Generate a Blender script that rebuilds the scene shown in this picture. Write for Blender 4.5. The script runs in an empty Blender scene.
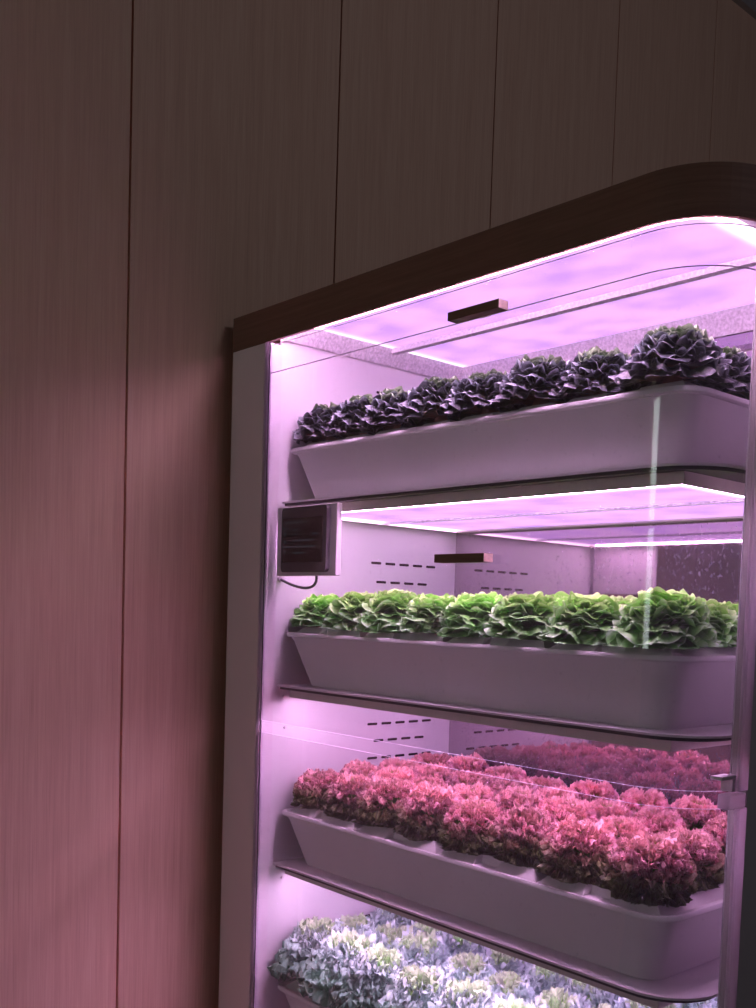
import bpy, bmesh, math, random
import numpy as np
from mathutils import Vector, Matrix

random.seed(7)
S = bpy.context.scene
COL = S.collection
R = math.radians

# ------------------------------------------------------------------ helpers
def link(o, parent=None):
    COL.objects.link(o)
    if parent is not None:
        o.parent = parent
    return o

def tag(o, label=None, cat=None, group=None, kind=None):
    if label: o['label'] = label
    if cat: o['category'] = cat
    if group: o['group'] = group
    if kind: o['kind'] = kind
    return o

def empty(name, loc=(0, 0, 0)):
    o = bpy.data.objects.new(name, None)
    o.empty_display_size = 0.05
    o.location = loc
    return link(o)

class MB:
    """collects boxes, prisms, tubes and builds ONE mesh object"""
    def __init__(self): self.v = []; self.f = []; self.m = []
    def add(self, vs, fs, mi=0):
        n = len(self.v)
        self.v += [tuple(p) for p in vs]
        self.f += [tuple(i + n for i in f) for f in fs]
        self.m += [mi] * len(fs)
    def box(self, a, b, mi=0):
        x0, y0, z0 = a; x1, y1, z1 = b
        self.add([(x0,y0,z0),(x1,y0,z0),(x1,y1,z0),(x0,y1,z0),(x0,y0,z1),(x1,y0,z1),(x1,y1,z1),(x0,y1,z1)],
                 [(0,3,2,1),(4,5,6,7),(0,1,5,4),(1,2,6,5),(2,3,7,6),(3,0,4,7)], mi)
    def loops(self, loops, cap0=True, cap1=True, mi=0):
        """loft closed loops (same count, counter-clockwise seen from the end)"""
        n = len(loops[0]); vs = [p for l in loops for p in l]; fs = []
        for k in range(len(loops) - 1):
            for i in range(n):
                j = (i + 1) % n
                fs.append((k*n+i, k*n+j, (k+1)*n+j, (k+1)*n+i))
        if cap0: fs.append(tuple(range(n - 1, -1, -1)))
        if cap1: fs.append(tuple((len(loops)-1)*n + i for i in range(n)))
        self.add(vs, fs, mi)
    def prism(self, poly, z0, z1, mi=0):
        self.loops([[(x, y, z0) for x, y in poly], [(x, y, z1) for x, y in poly]], mi=mi)
    def tube(self, pts, r, n=8, mi=0):
        pts = [Vector(p) for p in pts]; loops = []
        for i, p in enumerate(pts):
            t = (pts[min(i+1, len(pts)-1)] - pts[max(i-1, 0)]).normalized()
            a = t.orthogonal().normalized() if i == 0 else (a - t * a.dot(t)).normalized()
            b = t.cross(a)
            loops.append([p + a*(r*math.cos(2*math.pi*k/n)) + b*(r*math.sin(2*math.pi*k/n)) for k in range(n)])
        self.loops(loops, mi=mi)
    def build(self, name, mats, parent=None, bevel=0, smooth=False, segs=2):
        me = bpy.data.meshes.new(name)
        me.from_pydata(self.v, [], self.f)
        if not isinstance(mats, (list, tuple)): mats = [mats]
        for m in mats: me.materials.append(m)
        me.polygons.foreach_set('material_index', self.m)
        if smooth:
            me.polygons.foreach_set('use_smooth', [True] * len(me.polygons))
        bm = bmesh.new(); bm.from_mesh(me)
        bmesh.ops.recalc_face_normals(bm, faces=bm.faces)
        bm.to_mesh(me); bm.free()
        o = bpy.data.objects.new(name, me)
        link(o, parent)
        if bevel:
            b = o.modifiers.new('bevel', 'BEVEL'); b.width = bevel; b.segments = segs
            b.limit_method = 'ANGLE'; b.angle_limit = R(40)
        if smooth:
            try:
                me.set_sharp_from_angle(angle=R(38))
            except Exception:
                pass
        return o

def rrect(x0, y0, x1, y1, rs, n=8):
    """rounded rectangle, radii for corners (x0y0, x1y0, x1y1, x0y1)"""
    out = []
    for (cx, cy, a0, r) in ((x0, y0, 180, rs[0]), (x1, y0, 270, rs[1]), (x1, y1, 0, rs[2]), (x0, y1, 90, rs[3])):
        sx = 1 if cx == x0 else -1; sy = 1 if cy == y0 else -1
        px, py = cx + sx*r, cy + sy*r
        for k in range(n + 1):
            a = R(a0 + 90*k/n)
            out.append((px + r*math.cos(a), py + r*math.sin(a)))
    return out

# ------------------------------------------------------------------ materials
class Mat:
    def __init__(self, name):
        self.m = bpy.data.materials.new(name); self.m.use_nodes = True
        self.nt = self.m.node_tree; self.n = self.nt.nodes; self.n.clear()
        self.out = self.n.new('ShaderNodeOutputMaterial')
    def node(self, t, **k):
        nd = self.n.new(t)
        for a, b in k.items():
            if hasattr(nd, a) and a not in nd.inputs: setattr(nd, a, b)
            else: nd.inputs[a].default_value = b
        return nd
    def ln(self, a, b): self.nt.links.new(a, b)
    def surf(self, s): self.ln(s, self.out.inputs['Surface'])

def rgba(c): return (c[0], c[1], c[2], 1.0)

def ramp(M, fac, stops):
    r = M.node('ShaderNodeValToRGB')
    e = r.color_ramp.elements
    while len(e) < len(stops): e.new(0.5)
    for el, (p, c) in zip(e, stops):
        el.position = p; el.color = rgba(c)
    M.ln(fac, r.inputs['Fac'])
    return r.outputs['Color']

def plain(name, c, rough=0.5, metal=0.0, noise=0.06, scale=30, spec=0.5, bump=0):
    M = Mat(name)
    p = M.node('ShaderNodeBsdfPrincipled', Roughness=rough, Metallic=metal)
    p.inputs['Specular IOR Level'].default_value = spec
    tc = M.node('ShaderNodeTexCoord')
    nz = M.node('ShaderNodeTexNoise', Scale=scale, Detail=4.0)
    M.ln(tc.outputs['Object'], nz.inputs['Vector'])
    col = ramp(M, nz.outputs['Fac'], [(0.3, [x*(1-noise) for x in c]), (0.7, [min(1, x*(1+noise)) for x in c])])
    M.ln(col, p.inputs['Base Color'])
    if bump:
        b = M.node('ShaderNodeBump', Strength=bump, Distance=0.002)
        M.ln(nz.outputs['Fac'], b.inputs['Height']); M.ln(b.outputs['Normal'], p.inputs['Normal'])
    M.surf(p.outputs['BSDF'])
    return M.m

def fabric_wall():
    M = Mat('grasscloth')
    tc = M.node('ShaderNodeTexCoord')
    def streak(sy, sz, detail):
        mp = M.node('ShaderNodeMapping'); mp.inputs['Scale'].default_value = (1, sy, sz)
        M.ln(tc.outputs['Object'], mp.inputs['Vector'])
        nz = M.node('ShaderNodeTexNoise', Scale=1.0, Detail=detail, Roughness=0.65)
        M.ln(mp.outputs['Vector'], nz.inputs['Vector'])
        return nz.outputs['Fac']
    a = streak(260, 5, 3); b = streak(45, 1.2, 3)
    mx = M.node('ShaderNodeMix', data_type='FLOAT'); mx.inputs[0].default_value = 0.4
    M.ln(a, mx.inputs[2]); M.ln(b, mx.inputs[3])
    col = ramp(M, mx.outputs[0], [(0.3, WALL_D), (0.5, WALL_M), (0.7, WALL_L)])
    p = M.node('ShaderNodeBsdfPrincipled', Roughness=0.75)
    p.inputs['Specular IOR Level'].default_value = 0.25
    bp = M.node('ShaderNodeBump', Strength=0.35, Distance=0.001)
    M.ln(a, bp.inputs['Height']); M.ln(bp.outputs['Normal'], p.inputs['Normal'])
    M.ln(col, p.inputs['Base Color'])
    M.surf(p.outputs['BSDF'])
    return M.m

WALL_D = (0.76, 0.46, 0.33); WALL_M = (0.87, 0.56, 0.41); WALL_L = (0.95, 0.67, 0.51)

def wood():
    M = Mat('dark_wood')
    tc = M.node('ShaderNodeTexCoord')
    mp = M.node('ShaderNodeMapping'); mp.inputs['Scale'].default_value = (3, 3, 90)
    M.ln(tc.outputs['Object'], mp.inputs['Vector'])
    nz = M.node('ShaderNodeTexNoise', Scale=1.5, Detail=5.0, Roughness=0.7, Distortion=0.4)
    M.ln(mp.outputs['Vector'], nz.inputs['Vector'])
    col = ramp(M, nz.outputs['Fac'], [(0.3, (0.16, 0.075, 0.055)), (0.55, (0.20, 0.098, 0.070)), (0.75, (0.24, 0.12, 0.088))])
    p = M.node('ShaderNodeBsdfPrincipled', Roughness=0.6)
    p.inputs['Specular IOR Level'].default_value = 0.25
    M.ln(col, p.inputs['Base Color']); M.surf(p.outputs['BSDF'])
    return M.m

def glass(name='clear_glass', dirt=0.02):
    M = Mat(name)
    lw = M.node('ShaderNodeLayerWeight', Blend=0.5)
    pw = M.node('ShaderNodeMath', operation='POWER'); pw.inputs[1].default_value = 5.0
    M.ln(lw.outputs['Facing'], pw.inputs[0])
    ma = M.node('ShaderNodeMath', operation='MULTIPLY_ADD'); ma.inputs[1].default_value = 0.96; ma.inputs[2].default_value = 0.04
    M.ln(pw.outputs[0], ma.inputs[0])
    tr = M.node('ShaderNodeBsdfTransparent'); tr.inputs['Color'].default_value = (0.97, 0.965, 0.975, 1)
    gl = M.node('ShaderNodeBsdfGlossy', Roughness=0.015)
    mx = M.node('ShaderNodeMixShader')
    M.ln(ma.outputs[0], mx.inputs[0]); M.ln(tr.outputs[0], mx.inputs[1]); M.ln(gl.outputs[0], mx.inputs[2])
    # dust and dried droplets
    tc = M.node('ShaderNodeTexCoord')
    nz = M.node('ShaderNodeTexNoise', Scale=130.0, Detail=2.0)
    M.ln(tc.outputs['Object'], nz.inputs['Vector'])
    d = ramp(M, nz.outputs['Fac'], [(0.66, (dirt*0.3,)*3), (0.76, (dirt*5,)*3)])
    df = M.node('ShaderNodeBsdfTranslucent'); df.inputs['Color'].default_value = (0.8, 0.8, 0.82, 1)
    m2 = M.node('ShaderNodeMixShader')
    M.ln(d, m2.inputs[0]); M.ln(mx.outputs[0], m2.inputs[1]); M.ln(df.outputs[0], m2.inputs[2])
    M.surf(m2.outputs[0])
    return M.m

def mirror():
    M = Mat('misted_mirror')
    tc = M.node('ShaderNodeTexCoord')
    p = M.node('ShaderNodeBsdfGlossy', Roughness=0.03)
    p.inputs['Color'].default_value = (0.47, 0.40, 0.44, 1)
    df = M.node('ShaderNodeBsdfDiffuse'); df.inputs['Color'].default_value = (0.55, 0.5, 0.56, 1)
    nz = M.node('ShaderNodeTexNoise', Scale=210.0, Detail=3.0, Roughness=0.7)
    mp = M.node('ShaderNodeMapping'); mp.inputs['Scale'].default_value = (1, 1, 0.6)
    M.ln(tc.outputs['Object'], mp.inputs['Vector']); M.ln(mp.outputs['Vector'], nz.inputs['Vector'])
    big = M.node('ShaderNodeTexNoise', Scale=5.0, Detail=2.0)
    M.ln(tc.outputs['Object'], big.inputs['Vector'])
    a = ramp(M, nz.outputs['Fac'], [(0.56, (0, 0, 0)), (0.72, (1, 1, 1))])
    b = ramp(M, big.outputs['Fac'], [(0.35, (0.05,)*3), (0.7, (0.5,)*3)])
    mm = M.node('ShaderNodeMath', operation='MULTIPLY_ADD'); mm.inputs[2].default_value = 0.10
    M.ln(a, mm.inputs[0]); M.ln(b, mm.inputs[1])
    mx = M.node('ShaderNodeMixShader')
    M.ln(mm.outputs[0], mx.inputs[0]); M.ln(p.outputs[0], mx.inputs[1]); M.ln(df.outputs[0], mx.inputs[2])
    M.surf(mx.outputs[0])
    return M.m

def led(name, col, blob, strength, edge, front):
    """back-lit diffuser: hot along its ends and (front) its outer edge, violet between the diodes"""
    M = Mat(name)
    tc = M.node('ShaderNodeTexCoord')
    sp = M.node('ShaderNodeSeparateXYZ'); M.ln(tc.outputs['Generated'], sp.inputs[0])
    def band(o, a, b):
        r = M.node('ShaderNodeMapRange', interpolation_type='SMOOTHSTEP'); r.inputs['From Min'].default_value = a; r.inputs['From Max'].default_value = b
        M.ln(o, r.inputs['Value']); return r.outputs[0]
    def mx(a, b):
        m = M.node('ShaderNodeMath', operation='MAXIMUM'); M.ln(a, m.inputs[0]); M.ln(b, m.inputs[1]); return m.outputs[0]
    e_ = mx(band(sp.outputs['X'], 0.05, 0.0), band(sp.outputs['X'], 0.965, 1.0))
    if front: e_ = mx(e_, band(sp.outputs['Y'], 0.22, 0.0))
    mp = M.node('ShaderNodeMapping'); mp.inputs['Scale'].default_value = (9.0, 11.0, 1)
    M.ln(tc.outputs['Object'], mp.inputs['Vector'])
    nz = M.node('ShaderNodeTexNoise', Scale=1.0, Detail=1.0)
    M.ln(mp.outputs['Vector'], nz.inputs['Vector'])
    c = ramp(M, nz.outputs['Fac'], [(0.26, blob), (0.62, col)])
    cm = M.node('ShaderNodeMix', data_type='RGBA'); M.ln(e_, cm.inputs[0]); M.ln(c, cm.inputs[6]); cm.inputs[7].default_value = (0.8, 0.5, 0.8, 1)
    st = M.node('ShaderNodeMath', operation='MULTIPLY_ADD'); st.inputs[1].default_value = edge; st.inputs[2].default_value = strength
    M.ln(e_, st.inputs[0])
    e = M.node('ShaderNodeEmission'); M.ln(cm.outputs[2], e.inputs['Color']); M.ln(st.outputs[0], e.inputs['Strength'])
    M.surf(e.outputs[0])
    return M.m

def leaf_mat(name, stops, hues, rough=0.45, transl=0.25, noise=0.25, nscale=60):
    """stops: colour ramp from leaf base (0) to rim (1); hues: list of (age, colour) multipliers"""
    M = Mat(name)
    at = M.node('ShaderNodeAttribute'); at.attribute_name = 'rim'
    ag = M.node('ShaderNodeAttribute'); ag.attribute_name = 'age'
    oi = M.node('ShaderNodeObjectInfo')
    tc = M.node('ShaderNodeTexCoord')
    nz = M.node('ShaderNodeTexNoise', Scale=nscale, Detail=2.0); M.ln(tc.outputs['Object'], nz.inputs['Vector'])
    ma = M.node('ShaderNodeMath', operation='MULTIPLY_ADD'); ma.inputs[1].default_value = noise; M.ln(nz.outputs['Fac'], ma.inputs[0])
    sb = M.node('ShaderNodeMath', operation='SUBTRACT'); sb.inputs[1].default_value = noise*0.5; M.ln(at.outputs['Fac'], sb.inputs[0])
    M.ln(sb.outputs[0], ma.inputs[2])
    c = ramp(M, ma.outputs[0], stops)
    h = ramp(M, ag.outputs['Fac'], hues)
    mul = M.node('ShaderNodeMix', data_type='RGBA', blend_type='MULTIPLY'); mul.inputs[0].default_value = 1.0
    M.ln(c, mul.inputs[6]); M.ln(h, mul.inputs[7])
    hs = M.node('ShaderNodeHueSaturation')
    rr = M.node('ShaderNodeMapRange'); rr.inputs['To Min'].default_value = 0.8; rr.inputs['To Max'].default_value = 1.2
    M.ln(oi.outputs['Random'], rr.inputs['Value']); M.ln(rr.outputs[0], hs.inputs['Value'])
    M.ln(mul.outputs[2], hs.inputs['Color'])
    p = M.node('ShaderNodeBsdfPrincipled', Roughness=rough); M.ln(hs.outputs[0], p.inputs['Base Color'])
    p.inputs['Specular IOR Level'].default_value = 0.4
    t = M.node('ShaderNodeBsdfTranslucent'); M.ln(hs.outputs[0], t.inputs['Color'])
    mx = M.node('ShaderNodeMixShader'); mx.inputs[0].default_value = transl
    M.ln(p.outputs[0], mx.inputs[1]); M.ln(t.outputs[0], mx.inputs[2])
    M.surf(mx.outputs[0])
    return M.m

def glow(name, c, s):
    M = Mat(name); e = M.node('ShaderNodeEmission', Strength=s); e.inputs['Color'].default_value = rgba(c)
    M.surf(e.outputs[0]); return M.m

def frosted():
    M = Mat('frosted_acrylic')
    p = M.node('ShaderNodeBsdfPrincipled', Roughness=0.4); p.inputs['Base Color'].default_value = (0.6, 0.5, 0.56, 1)
    t = M.node('ShaderNodeBsdfTranslucent'); t.inputs['Color'].default_value = (0.9, 0.82, 0.88, 1)
    mx = M.node('ShaderNodeMixShader'); mx.inputs[0].default_value = 0.75
    M.ln(p.outputs[0], mx.inputs[1]); M.ln(t.outputs[0], mx.inputs[2]); M.surf(mx.outputs[0]); return M.m
m_frosted = frosted()
m_wall = fabric_wall()
m_seam = plain('seam_shadow_gap', (0.10, 0.06, 0.05), 0.9)
m_wood = wood()
m_endgrain_lit = plain('lit_end_grain', (0.85, 0.60, 0.50), 0.6, noise=0.15, scale=120)  # end grain, its colour raised for the light on the handle ends
m_panel = plain('white_paint', (0.72, 0.60, 0.62), 0.5, noise=0.03, scale=4)
m_liner = plain('white_liner', (0.68, 0.66, 0.68), 0.42, noise=0.02, scale=6, spec=0.4)
m_tray = plain('tray_plastic', (0.76, 0.74, 0.75), 0.38, noise=0.03, scale=8)
m_lid = plain('lid_plastic', (0.80, 0.77, 0.77), 0.45, noise=0.03, scale=8)
m_alu = plain('aluminium', (0.60, 0.56, 0.58), 0.35, 0.7, noise=0.1, scale=60)
m_frost = plain('frosted_profile', (0.74, 0.70, 0.76), 0.5, 0.1, noise=0.25, scale=160, bump=0.4)
m_shelf = plain('shelf_steel', (0.66, 0.62, 0.65), 0.42, 0.1, noise=0.05, scale=20)
m_lip = plain('dark_rubber', (0.05, 0.035, 0.05), 0.5)
m_frame = plain('light_frame_paint', (0.70, 0.62, 0.58), 0.5, noise=0.05, scale=20)
m_black = plain('black_plastic', (0.020, 0.016, 0.02), 0.35)
m_bezel = plain('charcoal_plastic', (0.075, 0.065, 0.075), 0.45)
m_screen = plain('screen_glass', (0.012, 0.008, 0.012), 0.15)
m_slot = plain('slot_dark', (0.012, 0.006, 0.01), 0.9)
m_floor = plain('dark_floor', (0.10, 0.085, 0.08), 0.6)
m_ceil = plain('dark_ceiling', (0.10, 0.08, 0.08), 0.8)
m_trim = plain('ceiling_trim', (0.42, 0.38, 0.38), 0.5)
m_glass = glass()
m_gedge = plain('glass_edge', (0.62, 0.52, 0.62), 0.3)
m_mirror = mirror()
m_stem = plain('pale_stem', (0.55, 0.30, 0.20), 0.6)
m_strip = glow('led_strip', (1.0, 0.54, 1.0), 50.0)
m_strip_mid = glow('led_strip_middle', (1.0, 0.54, 1.0), 40.0)
m_strip_low = glow('led_strip_low', (1.0, 0.56, 1.0), 36.0)
m_strip_side = glow('led_strip_side', (1.0, 0.54, 1.0), 12.0)
m_strip_wall = glow('led_strip_wall', (1.0, 0.54, 1.0), 3.0)
C1, C2 = (0.52, 0.265, 0.60), (0.37, 0.18, 0.58)
m_led = [led('led_diffuser_front', C1, C2, 1.3, 1.0, True), led('led_diffuser_rear', C1, C2, 1.3, 1.0, False)]
m_led_low = [led('shelf_diffuser_front', C1, C2, 1.35, 1.0, True), led('shelf_diffuser_rear', C1, C2, 1.35, 1.0, False)]

# ------------------------------------------------------------------ camera
cam_d = bpy.data.cameras.new('camera'); cam = bpy.data.objects.new('camera', cam_d); COL.objects.link(cam)
yaw, pit, rol = R(-48.5325), R(-3.4831), R(1.8151)
d = Vector((math.cos(pit)*math.sin(yaw), math.cos(pit)*math.cos(yaw), math.sin(pit)))
r0 = Vector((math.cos(yaw), -math.sin(yaw), 0)); u0 = r0.cross(d)
rr_ = r0*math.cos(rol) + u0*math.sin(rol); uu_ = -r0*math.sin(rol) + u0*math.cos(rol)
mw = Matrix((rr_, uu_, -d)).transposed().to_4x4(); mw.translation = (2.099, -1.357, 1.5)
cam.matrix_world = mw
cam_d.sensor_fit = 'AUTO'; cam_d.sensor_width = 36.0; cam_d.lens = 1010.46/1008*36
cam_d.shift_y = (672 - 504)/1008
cam_d.clip_start = 0.02
S.camera = cam

# ------------------------------------------------------------------ room
b = MB()
seams = [-0.261 + 0.5885*k for k in range(-9, 10)]
for y0, y1 in zip(seams[:-1], seams[1:]):
    b.box((-0.062, y0 + 0.0025, 0.0), (-0.03, y1 - 0.0025, 3.83), 0)
b.box((-0.16, seams[0], 0.0), (-0.0625, seams[-1], 3.83), 1)
tag(b.build('wall_left', [m_wall, m_seam], bevel=0.0015), kind='structure')
b = MB(); b.box((-0.16, -5.2, -0.1), (5.5, 5.1, 0.0)); tag(b.build('floor', m_floor), kind='structure')
b = MB(); b.box((-0.16, -5.2, 3.9), (5.5, 5.1, 4.0)); tag(b.build('ceiling', m_ceil), kind='structure')
b = MB(); b.box((-0.16, seams[0], 3.83), (-0.006, seams[-1], 3.9)); tag(b.build('trim_1', m_trim), kind='structure')
# far wall behind the photographer with the daylight window that the curved glass mirrors
WX0, WX1, WZ0, WZ1 = -0.12, 0.75, 1.25, 3.0
b = MB()
b.box((-0.16, -5.4, 0), (WX0, -5.2, 3.9)); b.box((WX1, -5.4, 0), (5.5, -5.2, 3.9))
b.box((WX0, -5.4, 0), (WX1, -5.2, WZ0)); b.box((WX0, -5.4, WZ1), (WX1, -5.2, 3.9))
tag(b.build('wall_back', plain('back_paint', (0.22, 0.2, 0.19), 0.7)), kind='structure')
w = MB(); 
for a_, c_ in (((WX0, -5.3, WZ0), (WX0+.05, -5.22, WZ1)), ((WX1-.05, -5.3, WZ0), (WX1, -5.22, WZ1)),
               ((WX0, -5.3, WZ0), (WX1, -5.22, WZ0+.05)), ((WX0, -5.3, WZ1-.05), (WX1, -5.22, WZ1)), ((WX0, -5.3, 2.1), (WX1, -5.22, 2.15))):
    w.box(a_, c_)
wf = tag(w.build('window_1', m_trim), kind='structure')
w = MB(); w.box((WX0+.04, -5.27, WZ0+.04), (WX1-.04, -5.26, WZ1-.04)); w.build('window_pane', glow('daylight_pane', (0.72, 0.82, 0.78), 2.9), wf)

# ------------------------------------------------------------------ cabinet
XW = 0.14          # inner face of the left side
YB = 0.645         # mirror face
XR = 1.298         # outer right face
ZT = 2.108         # under edge of the cap
cab = tag(empty('grow_cabinet', (0, 0, 0)), 'tall lit plant growing cabinet with rounded corner, wooden cap and curved glass front', 'grow cabinet')

b = MB(); b.box((0.0, 0.0, 0.0), (XW - 0.004, 0.70, ZT))
side = b.build('side_panel', m_panel, cab, bevel=0.002)
b = MB(); b.box((XW - 0.004, 0.042, 0.2), (XW, YB, ZT + 0.07))
liner = b.build('inner_liner', m_liner, side); liner['label'] = 'white inner face of the left side'
b = MB(); b.box((XW - 0.003, -0.001, 0.0), (XW + 0.0065, 0.0035, ZT)); b.build('edge_trim', m_frosted, side)
b = MB(); b.box((XW - 0.004, 0.010, 0.0), (XW + 0.003, 0.042, ZT)); b.build('door_seal', plain('pink_grey_seal', (0.66, 0.60, 0.65), 0.5), side)
# ventilation slots, a mesh for each row
SLOTS = [(1.621, 0.339, 5), (1.573, 0.358, 4), (1.206, 0.343, 5), (1.162, 0.366, 4), (1.117, 0.346, 5), (0.70, 0.346, 5), (0.655, 0.366, 4), (2.05, 0.339, 5)]
for z, y0, n in SLOTS:
    b = MB()
    for k in range(n):
        yy = y0 + k*0.0487
        b.prism(rrect(yy, z - 0.0032, yy + 0.034, z + 0.0032, (0.003,)*4, 3), 0, 0.001)
    b.v = [(XW + 0.0002 + c*0.6, a, bb) for (a, bb, c) in b.v]
    b.build('vent_slots', m_slot, side)
for y, z in ((0.075, 1.288), (0.08, 1.212), (0.083, 0.845), (0.06, 1.57)):
    b = MB(); b.tube([(XW, y, z), (XW + 0.003, y, z)], 0.0035, 10); b.build('screw', m_alu, side)

b = MB(); b.box((XR - 0.03, 0.142, 0.0), (XR, 0.70, ZT))
rs = b.build('side_panel', plain('shaded_white_paint', (0.45, 0.41, 0.42), 0.5, noise=0.03, scale=4), cab, bevel=0.002)  # same white paint as the left side, darkened for this face's shade
b = MB(); b.box((XR - 0.032, 0.142, 0.2), (XR - 0.0301, YB, ZT)); l2 = b.build('inner_liner', m_liner, rs)
b = MB(); b.box((0.0, YB + 0.004, 0.0), (XR, 0.72, 2.185)); b.build('back_panel', m_panel, cab)
b = MB(); b.box((XW, YB, 0.2), (XR - 0.032, YB + 0.004, 2.17)); mb = b.build('mirror_back', m_mirror, cab); mb['label'] = 'misted dark mirror lining the back'
b = MB(); b.prism(rrect(XW, 0.03, XR - 0.03, YB, (0, 0.12, 0, 0)), 0.0, 0.2); b.build('plinth', m_panel, cab)

def outline(off, x0, yb, n=14, rad=0.142):
    """open front path from the left, along y=off, round the right front corner, back to yb"""
    r = rad - off; cx, cy = XR - rad, rad
    pts = [(x0, off)]
    for k in range(n + 1):
        a = R(270 + 90*k/n); pts.append((cx + r*math.cos(a), cy + r*math.sin(a)))
    if yb > rad: pts.append((XR - off, yb))
    return pts

# wooden cap: a hoop of board with a top
b = MB()
o_ = outline(0.0, 0.0, 0.72); i_ = outline(0.008, 0.008, 0.712)
poly = o_ + [(0.0, 0.72)]
b.prism(poly, 2.179, 2.187)
ring_o = o_ + [(0.0, 0.72)]; ring_i = i_ + [(0.008, 0.712)]
n = len(ring_o); vs = [(x, y, z) for z in (ZT, 2.179) for x, y in ring_o] + [(x, y, z) for z in (ZT, 2.179) for x, y in ring_i]
fs = []
for i in range(n):
    j = (i + 1) % n
    fs += [(i, j, n+j, n+i), (2*n+i, 3*n+i, 3*n+j, 2*n+j), (i, 2*n+i, 2*n+j, j), (n+i, n+j, 3*n+j, 3*n+i)]
b.add(vs, fs)
cap = b.build('wooden_cap', m_wood, cab); cap['label'] = 'dark wooden cap with a rounded corner'
# ceiling of the interior with two diffusers and their bars
b = MB(); b.prism([(x, y) for x, y in outline(0.009, 0.009, 0.64)] + [(0.009, 0.64)], 2.1725, 2.1785); b.build('ceiling_board', plain('lilac_board', (0.26, 0.21, 0.25), 0.5), cap)
for y0, y1 in ((0.03, 0.368), (0.388, 0.632)):
    b = MB(); b.box((0.148, y0, 2.160), (1.182, y1, 2.172)); b.build('light_panel', m_led[0 if y0 < .2 else 1], cap)
for a_, c_ in (((0.148, 0.018, 2.159), (1.182, 0.029, 2.171)),):
    b = MB(); b.box(a_, c_); b.build('light_strip', m_strip, cap)  # added strip, hidden behind the cap's lip, for extra light
b = MB(); b.box((0.148, 0.368, 2.148), (1.25, 0.388, 2.17)); b.build('light_bar', m_frost, cap)
b = MB(); b.loops([[(XW, .045, 2.125), (XW+.004, .045, 2.12), (0.162, .045, 2.16), (XW, .045, 2.165)], [(XW, .64, 2.125), (XW+.004, .64, 2.12), (0.162, .64, 2.16), (XW, .64, 2.165)]]); b.build('light_bar', m_frost, cap)
b = MB(); b.loops([[(XW, YB, 2.115), (XW, .64, 2.11), (XW, .626, 2.16), (XW, YB, 2.168)], [(1.262, YB, 2.115), (1.262, .64, 2.11), (1.262, .626, 2.16), (1.262, YB, 2.168)]]); b.build('light_bar', m_frost, cap)

po, pi_ = outline(0.0085, 0.305, 0.10)[:-6], outline(0.0150, 0.305, 0.10)[:-6]
b = MB(); b.prism(po + pi_[::-1], 2.110, 2.114); b.build('light_strip', glow('strip_glow', (1.0, 0.62, 1.0), 85.0), cap)
# curved glass: a fixed strip on top, the large upper door, the lower door
def pane(name, z0, z1, off, x0, yb, parent, th=0.004):
    b = MB(); po = outline(off, x0, yb); pi = outline(off + th, x0, yb); n = len(po)
    vs = [(x, y, z) for z in (z0, z1) for x, y in po] + [(x, y, z) for z in (z0, z1) for x, y in pi]
    f0 = []; f1 = []
    for i in range(n - 1):
        j = i + 1
        f0 += [(i, j, n+j, n+i), (3*n+i, 3*n+j, 2*n+j, 2*n+i)]
        f1 += [(j, i, 2*n+i, 2*n+j), (n+i, n+j, 3*n+j, 3*n+i)]
    f1 += [(0, n, 3*n, 2*n), (n-1, 3*n-1, 4*n-1, 2*n-1)]
    b.add(vs, f0, 0); k = len(b.v); b.f += f1; b.m += [1]*len(f1)
    o = b.build(name, [m_glass, m_gedge], parent, smooth=True)
    return o
def path_top(rad_off, yb): return outline(rad_off, XW + .002, yb)
pane('glass_strip', 2.0375, 2.100, 0.006, XW + .007, 0.30, cab)
up = pane('glass_door', 1.234, 2.037, 0.006, XW + .007, 0.113, cab); up['label'] = 'large upper curved glass door'
lo = pane('glass_door', 0.22, 1.206, 0.006, XW + .007, 0.113, cab); lo['label'] = 'lower curved glass door'
for p_, z0, z1 in ((up, 1.234, 2.08), (lo, 0.22, 1.206)):
    b = MB(); b.prism([(XR-.005, .114), (XR, .114), (XR+.002, .118), (XR+.002, .140), (XR-.005, .140)], z0, z1)
    b.build('door_edge_profile', m_frosted, p_)
    b = MB(); b.box((XW + .001, .0045, z0), (XW + .006, .011, z1)); b.build('door_seal', m_bezel, p_)
def handle(x0, z, parent):
    b = MB(); b.box((x0, -0.030, z - .0078), (x0 + .125, -0.005, z + .0078)); b.m[3] = b.m[5] = 1
    h = b.build('door_handle', [m_wood, m_endgrain_lit], parent, bevel=0.001)
    b = MB(); b.box((x0 + .05, -0.0052, z - .005), (x0 + .075, 0.0062, z + .005))
    b.build('handle_mount', m_alu, h)
handle(0.758, 2.0395, up); handle(0.745, 1.600, up)
b = MB(); b.box((XR - .016, .080, 1.2085), (XR + .006, .128, 1.2315))
hg = b.build('hinge', m_frosted, cab, bevel=0.002)
b = MB(); b.box((XR - .030, .080, 1.252), (XR - .009, .122, 1.258)); b.box((XR - .030, .112, 1.2315), (XR - .009, .122, 1.252)); b.build('hinge_plate', m_alu, cab, bevel=0.001)

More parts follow.
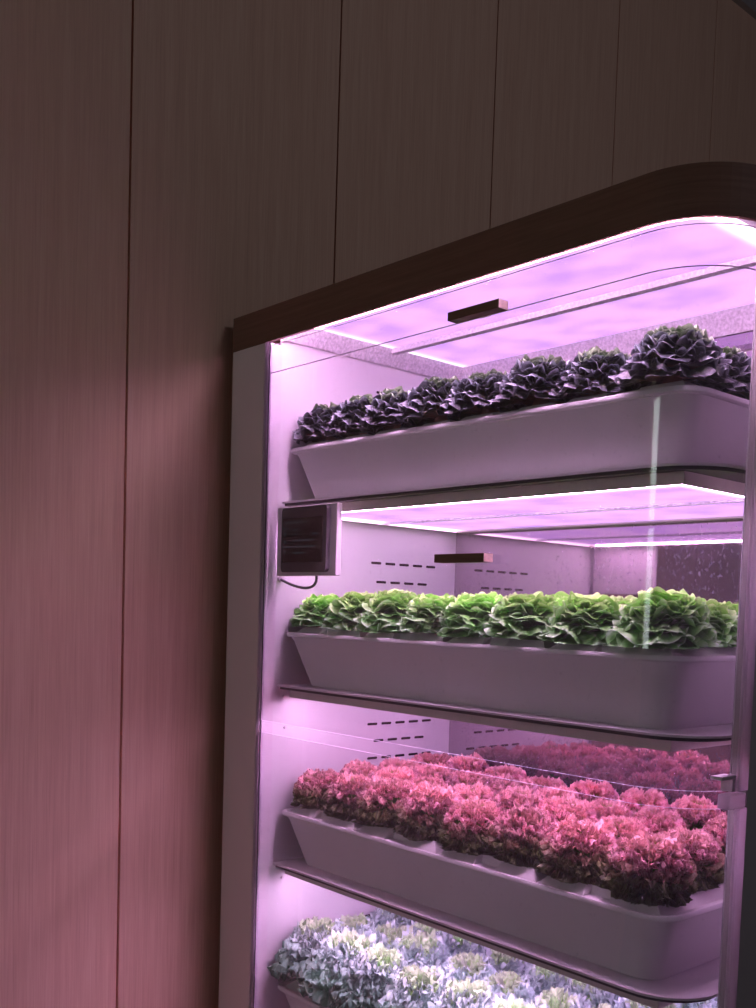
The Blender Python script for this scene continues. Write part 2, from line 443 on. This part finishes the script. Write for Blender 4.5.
# shelves with light frames underneath
SH = [1.747, 1.317, 0.890, 0.463]
for k, z in enumerate(SH):
    b = MB(); b.prism(rrect(XW + .012, 0.046, 1.262, YB - .003, (0.004, 0.10, 0.004, 0.004), 10), z - .004, z)
    sh = b.build('shelf', m_shelf, cab)
    b = MB(); b.prism(rrect(XW + .016, 0.050, 1.254, YB - .006, (0.004, 0.095, 0.004, 0.004), 10), z - .010, z - .004); b.build('shelf_gasket', m_lip, sh)
    zb = z - .030; fx = 1.198
    b = MB()
    for a_, c_ in (((XW+.022, .076, zb), (fx, .084, z-.010)), ((XW+.022, .610, zb), (fx, YB-.004, z-.010)),
                   ((fx-.008, .084, zb), (fx, .610, z-.010)), ((XW+.022, .084, zb), (XW+.028, .610, z-.010))):
        b.box(a_, c_)
    b.build('light_frame', m_frame, sh)
    b = MB(); b.box((XW+.028, .340, zb - .001), (fx-.008, .350, z-.012)); b.build('light_bar', m_frost, sh)
    for y0, y1 in ((.096, .340), (.350, .610)):
        b = MB(); b.box((XW + .036, y0, zb + .004), (fx-.020, y1, zb + .014)); b.build('light_panel', m_led_low[0 if y0 < .2 else 1], sh)
    for a_, c_ in (((XW+.060, .084, zb+.001), (fx-.008, .096, zb+.012)), ((fx-.020, .096, zb+.001), (fx-.008, .610, zb+.012)), ((XW+.028, .096, zb+.001), (XW+.036, .610, zb+.012))):
        b = MB(); b.box(a_, c_); b.build('light_strip', (m_strip, m_strip_mid, m_strip_low, m_strip)[k] if a_[1] < .09 else (m_strip_side if a_[0] > .5 else m_strip_wall), sh)

# ------------------------------------------------------------------ touch controller
ct = tag(empty('touch_controller', (0.145, 0.03, 1.577)), 'small black touch screen controller mounted inside the upper left of the glass', 'controller')
def local(o):   # parts are modelled in world coordinates: shift their mesh under the thing's empty
    o.data.transform(Matrix.Translation(-Vector(o.parent.location))); return o
b = MB(); b.box((0.158, 0.031, 1.573), (0.378, 0.0455, 1.731)); local(b.build('mounting_box', plain('lilac_box', (0.62, 0.55, 0.6), 0.45), ct, bevel=0.002))
b = MB(); b.prism(rrect(0.189, 1.581, 0.356, 1.727, (0.010,)*4, 6), 0, 1)
b.v = [(x, 0.0205 + c*0.0105, z) for (x, z, c) in b.v]; hs_ = local(b.build('housing', m_bezel, ct))
b = MB(); b.prism(rrect(0.195, 1.603, 0.343, 1.703, (0.002,)*4, 3), 0, 1); b.v = [(x, 0.0198 + c*0.0008, z) for (x, z, c) in b.v]; local(b.build('screen', m_screen, ct))
b = MB()
rows = [(r_[0], r_[1] + .012, r_[2] + .012) for r_ in ((1.693, 0.190, 0.275), (1.680, 0.184, 0.205), (1.676, 0.222, 0.240), (1.666, 0.222, 0.236), (1.666, 0.295, 0.312), (1.652, 0.225, 0.300), (1.638, 0.184, 0.220), (1.638, 0.226, 0.305), (1.624, 0.226, 0.268))]
for z, x0, x1 in rows:
    x = x0
    while x < x1:
        wdt = random.uniform(.004, .010); b.box((x, .0194, z - .0012), (min(x + wdt, x1), .0198, z + .0012)); x += wdt + .003
for z in (1.668, 1.649, 1.627):
    b.prism(rrect(0.202, z - .003, 0.208, z + .003, (.0028,)*4, 3), 0, 1); 
b.v = [(x, y, z) if z > 1.3 else (x, 0.0194 + z*0.0004, y) for (x, y, z) in b.v]
local(b.build('screen_text', glow('screen_text_glow', (0.20, 0.26, 0.34), 0.10), ct))
pts = []
P0, P1, P2, P3 = Vector((.305, .036, 1.575)), Vector((.315, .036, 1.53)), Vector((.22, .04, 1.545)), Vector((.142, .055, 1.567))
for k in range(17):
    t = k/16; pts.append(P0*(1-t)**3 + P1*3*t*(1-t)**2 + P2*3*t*t*(1-t) + P3*t**3)
b = MB(); b.tube(pts, 0.0032, 8); local(b.build('cable', m_bezel, ct, smooth=True))
b = MB(); b.tube([(.1402, .055, 1.567), (.147, .055, 1.567)], 0.008, 14); local(b.build('cable_gland', m_alu, ct, smooth=True))

# ------------------------------------------------------------------ growing trays
RX0, RX1, RY0, RY1, TH = 0.145, 1.213, 0.062, 0.612, 0.126
def tray(z, label):
    root = tag(empty('growing_tray', (0.683, 0.337, z)), label, 'tray', 'growing trays in the cabinet')
    def ring(x0, y0, x1, y1, r, zz): return [(x, y, zz) for x, y in rrect(x0, y0, x1, y1, (r*.5, r, r, r*.5), 8)]
    b = MB()
    ins = lambda dd, r, zz: ring(RX0 + dd, RY0 + dd*0.62, RX1 - dd*0.72, RY1 - dd*0.62, r, zz)
    b.loops([ins(.068, .035, .0015), ins(.062, .040, .0), ins(.058, .042, .004), ins(.018, .045, .106), ins(.014, .048, .110), ins(.012, .048, .114), ins(.004, .052, .114),
             ins(0, .055, .117), ins(0, .055, .122), ins(.003, .052, .125), ins(.012, .045, .125), ins(.016, .043, .119)], cap0=True, cap1=False)
    # inside
    b.loops([ins(.016, .043, .119), ins(.030, .04, .10), ins(.066, .035, .006)], cap0=False, cap1=True)
    o = b.build('basin', m_tray, root, smooth=True); o.data.transform(Matrix.Translation((-0.683, -0.337, 0)))
    # lid with raised planting blocks, a pocket cut in each block's front
    b = MB(); b.loops([ins(.0165, .042, .116), ins(.0165, .042, .121)])
    edges = [RX0 + .022, 0.412, 0.669, 0.930, RX1 - .018]
    for e0, e1 in zip(edges[:-1], edges[1:]):
        for ya, yb_, sgn in ((RY0 + .017, 0.335, 1), (0.339, RY1 - .017, -1)):
            m = (e0 + e1)/2
            def prof(g, pk, pd, front):
                x0, x1 = e0 + .002 + g*.9, e1 - .002 - g*.9
                if sgn == 1:
                    y0 = ya + g*.8; y1 = yb_ - g*.2
                    return [(x0, y0), (m - pk - g*.25, y0), (m - pk, y0 + pd), (m + pk, y0 + pd), (m + pk + g*.25, y0), (x1, y0), (x1, y1), (x0, y1)]
                y0 = ya + g*.2; y1 = yb_ - g*.8
                return [(x0, y0), (x1, y0), (x1, y1), (m + pk + g*.25, y1), (m + pk, y1 - pd), (m - pk, y1 - pd), (m - pk - g*.25, y1), (x0, y1)]
            lo_ = [(x, y, .121) for x, y in prof(0.0, .028, .024, 1)]
            mid = [(x, y, .1375) for x, y in prof(0.020, .0275, .012, 1)]
            top = [(x, y, .139) for x, y in prof(0.023, .027, .011, 1)]
            b.loops([lo_, mid, top])
    o = b.build('planting_lid', m_lid, root); o.data.transform(Matrix.Translation((-0.683, -0.337, 0)))
    return root
tray(SH[0], 'off-white tray of dark purple lettuces on the top shelf')
tray(SH[1], 'off-white tray of round green lettuces on the second shelf')
tray(SH[2], 'off-white tray of frilly red lettuces on the third shelf')
tray(SH[3], 'off-white tray of pale blue-green kale on the lowest shelf')

# ------------------------------------------------------------------ plants
def rosette(seed, n, radius, height, el0, el1, kind):
    """returns verts, faces, rim, age for leaves on a golden-angle spiral; age 0 = outermost leaf, 1 = heart"""
    rnd = np.random.RandomState(seed)
    V, F, RM, AG = [], [], [], []
    base = 0
    for i in range(n):
        age = (i + 0.5)/n
        az = i*2.39996 + rnd.uniform(-.3, .3)
        el = el0 + (el1 - el0)*age**0.85 + rnd.uniform(-.10, .10)
        P = kind(age, rnd)
        nu, nv = P['nu'], P['nv']
        u = np.linspace(0.0, 1, nu)[:, None]; th = np.linspace(-1, 1, nv)[None, :]
        L, W = P['L']*rnd.uniform(.9, 1.1), P['W']*rnd.uniform(.9, 1.1)
        wid = (u**P['wp'])*np.ones_like(th)
        # rounded outer rim: leaf length shrinks toward the sides
        tipc = np.cos(th*P['fan'])
        s = u*(P['base'] + (1 - P['base'])*tipc)             # along
        a = L*s
        c = W*wid*np.sin(th*P['fan'])/math.sin(min(P['fan'], math.pi/2))   # across
        e = np.maximum(u, np.abs(th)**2*u**.5)**P['ep']
        ph = rnd.uniform(0, 6.28, 4)
        ruf = np.sin(P['k']*th*3.1416 + ph[0] + 2.0*u) + .6*np.sin(P['k']*1.7*th*3.1416 + ph[1] - 3*u) + P['k2']*np.sin(P['k']*3.3*th*3.1416 + ph[2]) + P['k2']*np.sin(9*u + ph[3] + 7*th)
        h = P['amp']*e*ruf + P['cup']*np.abs(c)**2/W
        a = a + P['amp']*P.get('jit', .6)*e*np.sin(P['k']*1.3*th*3.1416 + ph[1] + 1.5)
        c = c + P['amp']*P.get('jit', .6)*e*np.cos(P['k']*1.1*th*3.1416 + ph[2])
        # bend the mid rib outward
        bend = P['bend']
        sa = a/L
        ang = el - bend*sa**1.3
        # integrate midrib along s (closed form approximated by fine sampling)
        ts = np.linspace(0, 1.35, 55); an = el - bend*ts**1.3
        cr = np.concatenate([[0], np.cumsum(np.cos((an[1:]+an[:-1])/2)*np.diff(ts))])*L
        cz = np.concatenate([[0], np.cumsum(np.sin((an[1:]+an[:-1])/2)*np.diff(ts))])*L
        sc = np.clip(sa, 0, 1.35)
        rr = np.interp(sc, ts, cr) - np.sin(ang)*h
        zz = np.interp(sc, ts, cz) + np.cos(ang)*h
        r_off = P['r0']
        rr = rr + r_off; zz = zz + P['z0']
        ca, sn = math.cos(az), math.sin(az)
        X = rr*ca - c*sn; Y = rr*sn + c*ca
        V.append(np.stack([X, Y, zz], -1).reshape(-1, 3))
        RM.append(np.clip((e*.75 + .25*u + .10*e*ruf)*np.ones_like(th), 0, 1).reshape(-1)); AG.append(np.full(nu*nv, age))
        idx = np.arange(nu*nv).reshape(nu, nv) + base
        q = np.stack([idx[:-1, :-1], idx[:-1, 1:], idx[1:, 1:], idx[1:, :-1]], -1).reshape(-1, 4)
        F.append(q); base += nu*nv
    V = np.concatenate(V); F = np.concatenate(F); RM = np.concatenate(RM); AG = np.concatenate(AG)
    V[:, 2] = np.maximum(V[:, 2], 0.0008 + 0.002*rnd.rand(len(V)))
    # scale to size
    rmax = np.percentile(np.hypot(V[:, 0], V[:, 1]), 97); V[:, :2] *= radius/rmax
    V[:, 2] *= height/np.percentile(V[:, 2], 99.3)
    return V, F, RM, AG

def leaf_mesh(name, V, F, RM, AG, mat):
    me = bpy.data.meshes.new(name)
    me.from_pydata(V.tolist(), [], F.tolist())
    me.materials.append(mat)
    for nm, arr in (('rim', RM), ('age', AG)):
        at = me.attributes.new(nm, 'FLOAT', 'POINT'); at.data.foreach_set('value', arr.astype(np.float32))
    me.polygons.foreach_set('use_smooth', [True]*len(me.polygons))
    return me

def k_green(age, r):
    return dict(nu=10, nv=41, L=.058 - .022*age, W=.036 - .010*age, wp=.62, fan=2.05, base=.52, ep=2.2, k=2.2 + 1.4*r.rand(), k2=.14, amp=.0052, jit=.22, cup=.15 if age < .5 else .5, bend=1.75 - .75*age, r0=.012*(1-age), z0=.006 + .046*age)
def k_purple(age, r):
    return dict(nu=11, nv=49, L=.064 - .024*age, W=.040 - .012*age, wp=.62, fan=2.05, base=.52, ep=2.0, k=3.2 + 1.8*r.rand(), k2=.22, amp=.0058, jit=.25, cup=.1 if age < .5 else .5, bend=1.7 - .7*age, r0=.012*(1-age), z0=.012 + .042*age)
def k_red(age, r):
    return dict(nu=10, nv=110, L=.052 - .016*age, W=.042 - .013*age, wp=.42, fan=1.5, base=.74, ep=1.5, k=19 + 7*r.rand(), k2=.7, amp=.0044, jit=.8, cup=-.1, bend=1.15 - .5*age, r0=.006, z0=.012 + .030*age)
def k_kale(age, r):
    return dict(nu=12, nv=140, L=.078 - .034*age, W=.046 - .018*age, wp=.5, fan=1.6, base=.58, ep=1.2, k=20 + 8*r.rand(), k2=.8, amp=.0062, jit=1.1, cup=-.05, bend=1.15 - .3*age, r0=.010*(1-age), z0=.012 + .034*age)

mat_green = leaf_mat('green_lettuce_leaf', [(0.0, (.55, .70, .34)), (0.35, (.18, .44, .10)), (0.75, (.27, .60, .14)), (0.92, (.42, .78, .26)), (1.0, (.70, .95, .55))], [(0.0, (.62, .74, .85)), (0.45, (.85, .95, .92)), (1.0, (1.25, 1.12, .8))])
mat_green_h = leaf_mat('green_lettuce_heart', [(0.0, (.45, .72, .22)), (0.5, (.30, .68, .13)), (0.93, (.46, .88, .28)), (1.0, (.70, .97, .50))], [(0.0, (.9, .95, .9)), (1.0, (1.15, 1.05, .85))])
mat_purple = leaf_mat('purple_lettuce_leaf', [(0.0, (.45, .26, .12)), (0.35, (.10, .17, .06)), (0.7, (.055, .068, .060)), (0.90, (.075, .085, .10)), (1.0, (.34, .40, .42))], [(0.0, (.9, .8, .85)), (0.5, (1., 1., 1.)), (1.0, (1.15, 1.2, 1.05))], rough=0.36, transl=.12)  # the pale last stop paints a highlight along the leaf rims
mat_purple_h = leaf_mat('purple_lettuce_heart', [(0.0, (.25, .40, .10)), (0.45, (.16, .28, .09)), (0.88, (.11, .16, .11)), (1.0, (.40, .50, .38))], [(0.0, (1, 1, 1)), (1.0, (1.2, 1.25, 1.0))], rough=0.36, transl=.15)
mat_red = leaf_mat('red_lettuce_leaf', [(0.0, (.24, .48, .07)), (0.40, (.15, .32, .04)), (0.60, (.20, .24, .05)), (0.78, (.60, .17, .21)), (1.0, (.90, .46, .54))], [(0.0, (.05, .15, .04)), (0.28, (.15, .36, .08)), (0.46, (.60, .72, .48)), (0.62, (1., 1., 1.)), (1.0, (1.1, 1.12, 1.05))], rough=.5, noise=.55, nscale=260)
mat_red_h = leaf_mat('red_lettuce_heart', [(0.0, (.28, .60, .08)), (0.48, (.32, .54, .10)), (0.74, (.62, .28, .25)), (1.0, (.92, .50, .56))], [(0.0, (.95, .95, .9)), (1.0, (1.1, 1.1, 1.0))], rough=.5, noise=.5, nscale=260)
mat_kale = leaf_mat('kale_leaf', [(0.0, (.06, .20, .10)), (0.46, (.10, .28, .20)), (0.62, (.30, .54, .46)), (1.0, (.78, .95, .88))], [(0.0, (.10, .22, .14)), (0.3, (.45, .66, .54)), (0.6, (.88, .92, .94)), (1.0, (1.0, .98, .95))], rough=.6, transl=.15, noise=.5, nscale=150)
mat_kale_h = leaf_mat('kale_heart', [(0.0, (.14, .42, .04)), (0.50, (.22, .60, .09)), (0.78, (.40, .76, .30)), (1.0, (.72, .92, .72))], [(0.0, (1, 1, 1)), (1.0, (1.05, 1.05, .85))], rough=.6, transl=.2, noise=.4, nscale=150)

def variants(prefix, kind, n, radius, height, el0, el1, mo, mh, split, count=3):
    out = []
    for v in range(count):
        V, F, RM, AG = rosette(11*v + len(prefix), n, radius, height, el0, el1, kind)
        fa = AG[F[:, 0]]
        parts = []
        for nm, sel, mat in (('outer_leaves', fa < split, mo), ('heart_leaves', fa >= split, mh)):
            ff = F[sel]; used = np.unique(ff); remap = np.zeros(len(V), int); remap[used] = np.arange(len(used))
            parts.append((nm, leaf_mesh(prefix + '_' + nm, V[used], remap[ff], RM[used], AG[used], mat)))
        b = MB(); b.loops([[(rr*math.cos(a), rr*math.sin(a), zz) for a in np.linspace(0, 2*math.pi, 10, endpoint=False)] for rr, zz in ((.016, 0.0), (.017, .006), (.013, .018), (.009, height*.45))])
        st = b.build(prefix + '_stem', m_stem, None, smooth=True); parts.append(('stem', st.data)); bpy.data.objects.remove(st)
        out.append(parts)
    return out

VAR = {
    'green': variants('green_lettuce', k_green, 58, .077, .078, .10, 1.40, mat_green, mat_green_h, .62),
    'purple': variants('purple_lettuce', k_purple, 48, .080, .082, .15, 1.40, mat_purple, mat_purple_h, .72),
    'red': variants('red_lettuce', k_red, 42, .066, .086, -.05, 1.45, mat_red, mat_red_h, .80),
    'kale': variants('kale', k_kale, 42, .084, .118, .25, 1.4, mat_kale, mat_kale_h, .84),
}
PROTO = {}
def plant(kindname, name, x, y, z, sc, zs, rot, label, cat, group):
    v = random.randrange(3)
    key = (kindname, v)
    if key not in PROTO:
        root = bpy.data.objects.new(name, None); root.empty_display_size = .02; COL.objects.link(root)
        kids = []
        for nm, me in VAR[kindname][v]:
            o = bpy.data.objects.new(nm, me); COL.objects.link(o); o.parent = root; kids.append(o)
        PROTO[key] = (root, kids)
    else:
        src, skids = PROTO[key]
        root = src.copy(); COL.objects.link(root)
        for s_ in skids:
            c = s_.copy(); COL.objects.link(c); c.parent = root
    root.location = (x, y, z); root.rotation_euler = (random.uniform(-.06, .06), random.uniform(-.06, .06), rot); root.scale = (sc, sc, sc*zs)
    tag(root, label, cat, group)
    return root

ORD = ['first', 'second', 'third', 'fourth', 'fifth', 'sixth', 'seventh', 'eighth']
COLX = [0.212, 0.336, 0.455, 0.588, 0.719, 0.846, 0.978, 1.132]
ROWY = [0.138, 0.266, 0.396, 0.528]
ROWN = ['front row', 'second row', 'third row', 'back row']
def fill(kindname, name, z, what, cat, tray_word, size, rows, jit=.010, cols=range(8)):
    for ri in rows:
        for ci in cols:
            x = COLX[ci] + (random.uniform(-jit, jit) if ri else random.uniform(-.003, .003))
            y = ROWY[ri] + random.uniform(-jit*.6, jit*.6)
            s = size*random.uniform(.93, 1.06)
            if ci == 7 and ri == 0: s = size*1.06
            place = 'leftmost' if ci == 0 else ('rightmost' if ci == 7 else ORD[ci] + ' from the left')
            plant(kindname, name, x, y, z + .1395, s, random.uniform(.94, 1.06), random.uniform(0, 6.28),
                  f'{what}, {place} in the {ROWN[ri]} of the {tray_word}', cat, f'{what}s growing in the {tray_word}' if not what.endswith('kale') else f'{what} plants in the {tray_word}')
fill('purple', 'purple_lettuce', SH[0], 'dark purple lettuce', 'lettuce', 'top tray', 1.0, range(4))
fill('green', 'green_lettuce', SH[1], 'round green lettuce', 'lettuce', 'second tray', 1.0, range(4))
fill('red', 'red_lettuce', SH[2], 'frilly red lettuce', 'lettuce', 'third tray', 1.03, range(4))
fill('kale', 'kale_plant', SH[3], 'pale frilly kale', 'kale', 'lowest tray', 1.03, range(4))

# ------------------------------------------------------------------ light and colour management
W = bpy.data.worlds.new('room_dusk'); S.world = W; W.use_nodes = True
bg = W.node_tree.nodes['Background']; bg.inputs['Color'].default_value = (0.9, 0.76, 0.84, 1); bg.inputs['Strength'].default_value = 0.026
def area(name, loc, aim, size, power, col):
    l = bpy.data.lights.new(name, 'AREA'); l.size = size; l.energy = power; l.color = col
    o = bpy.data.objects.new(name, l); COL.objects.link(o); o.location = loc
    o.rotation_euler = (Vector(aim) - Vector(loc)).to_track_quat('-Z', 'Y').to_euler()
    return o
area('ceiling_lamp', (3.6, 0.5, 3.8), (0.0, -0.2, 2.4), 0.5, 5.0, (0.87, 0.88, 1.05))
S.view_settings.view_transform = 'Standard'; S.view_settings.look = 'None'
S.view_settings.exposure = 0.9; S.view_settings.gamma = 1.0; S.view_settings.use_curve_mapping = False
S.cycles.use_denoising = True
S.cycles.max_bounces = 14; S.cycles.diffuse_bounces = 7; S.cycles.glossy_bounces = 6; S.cycles.transparent_max_bounces = 24
S.cycles.sample_clamp_indirect = 6.0
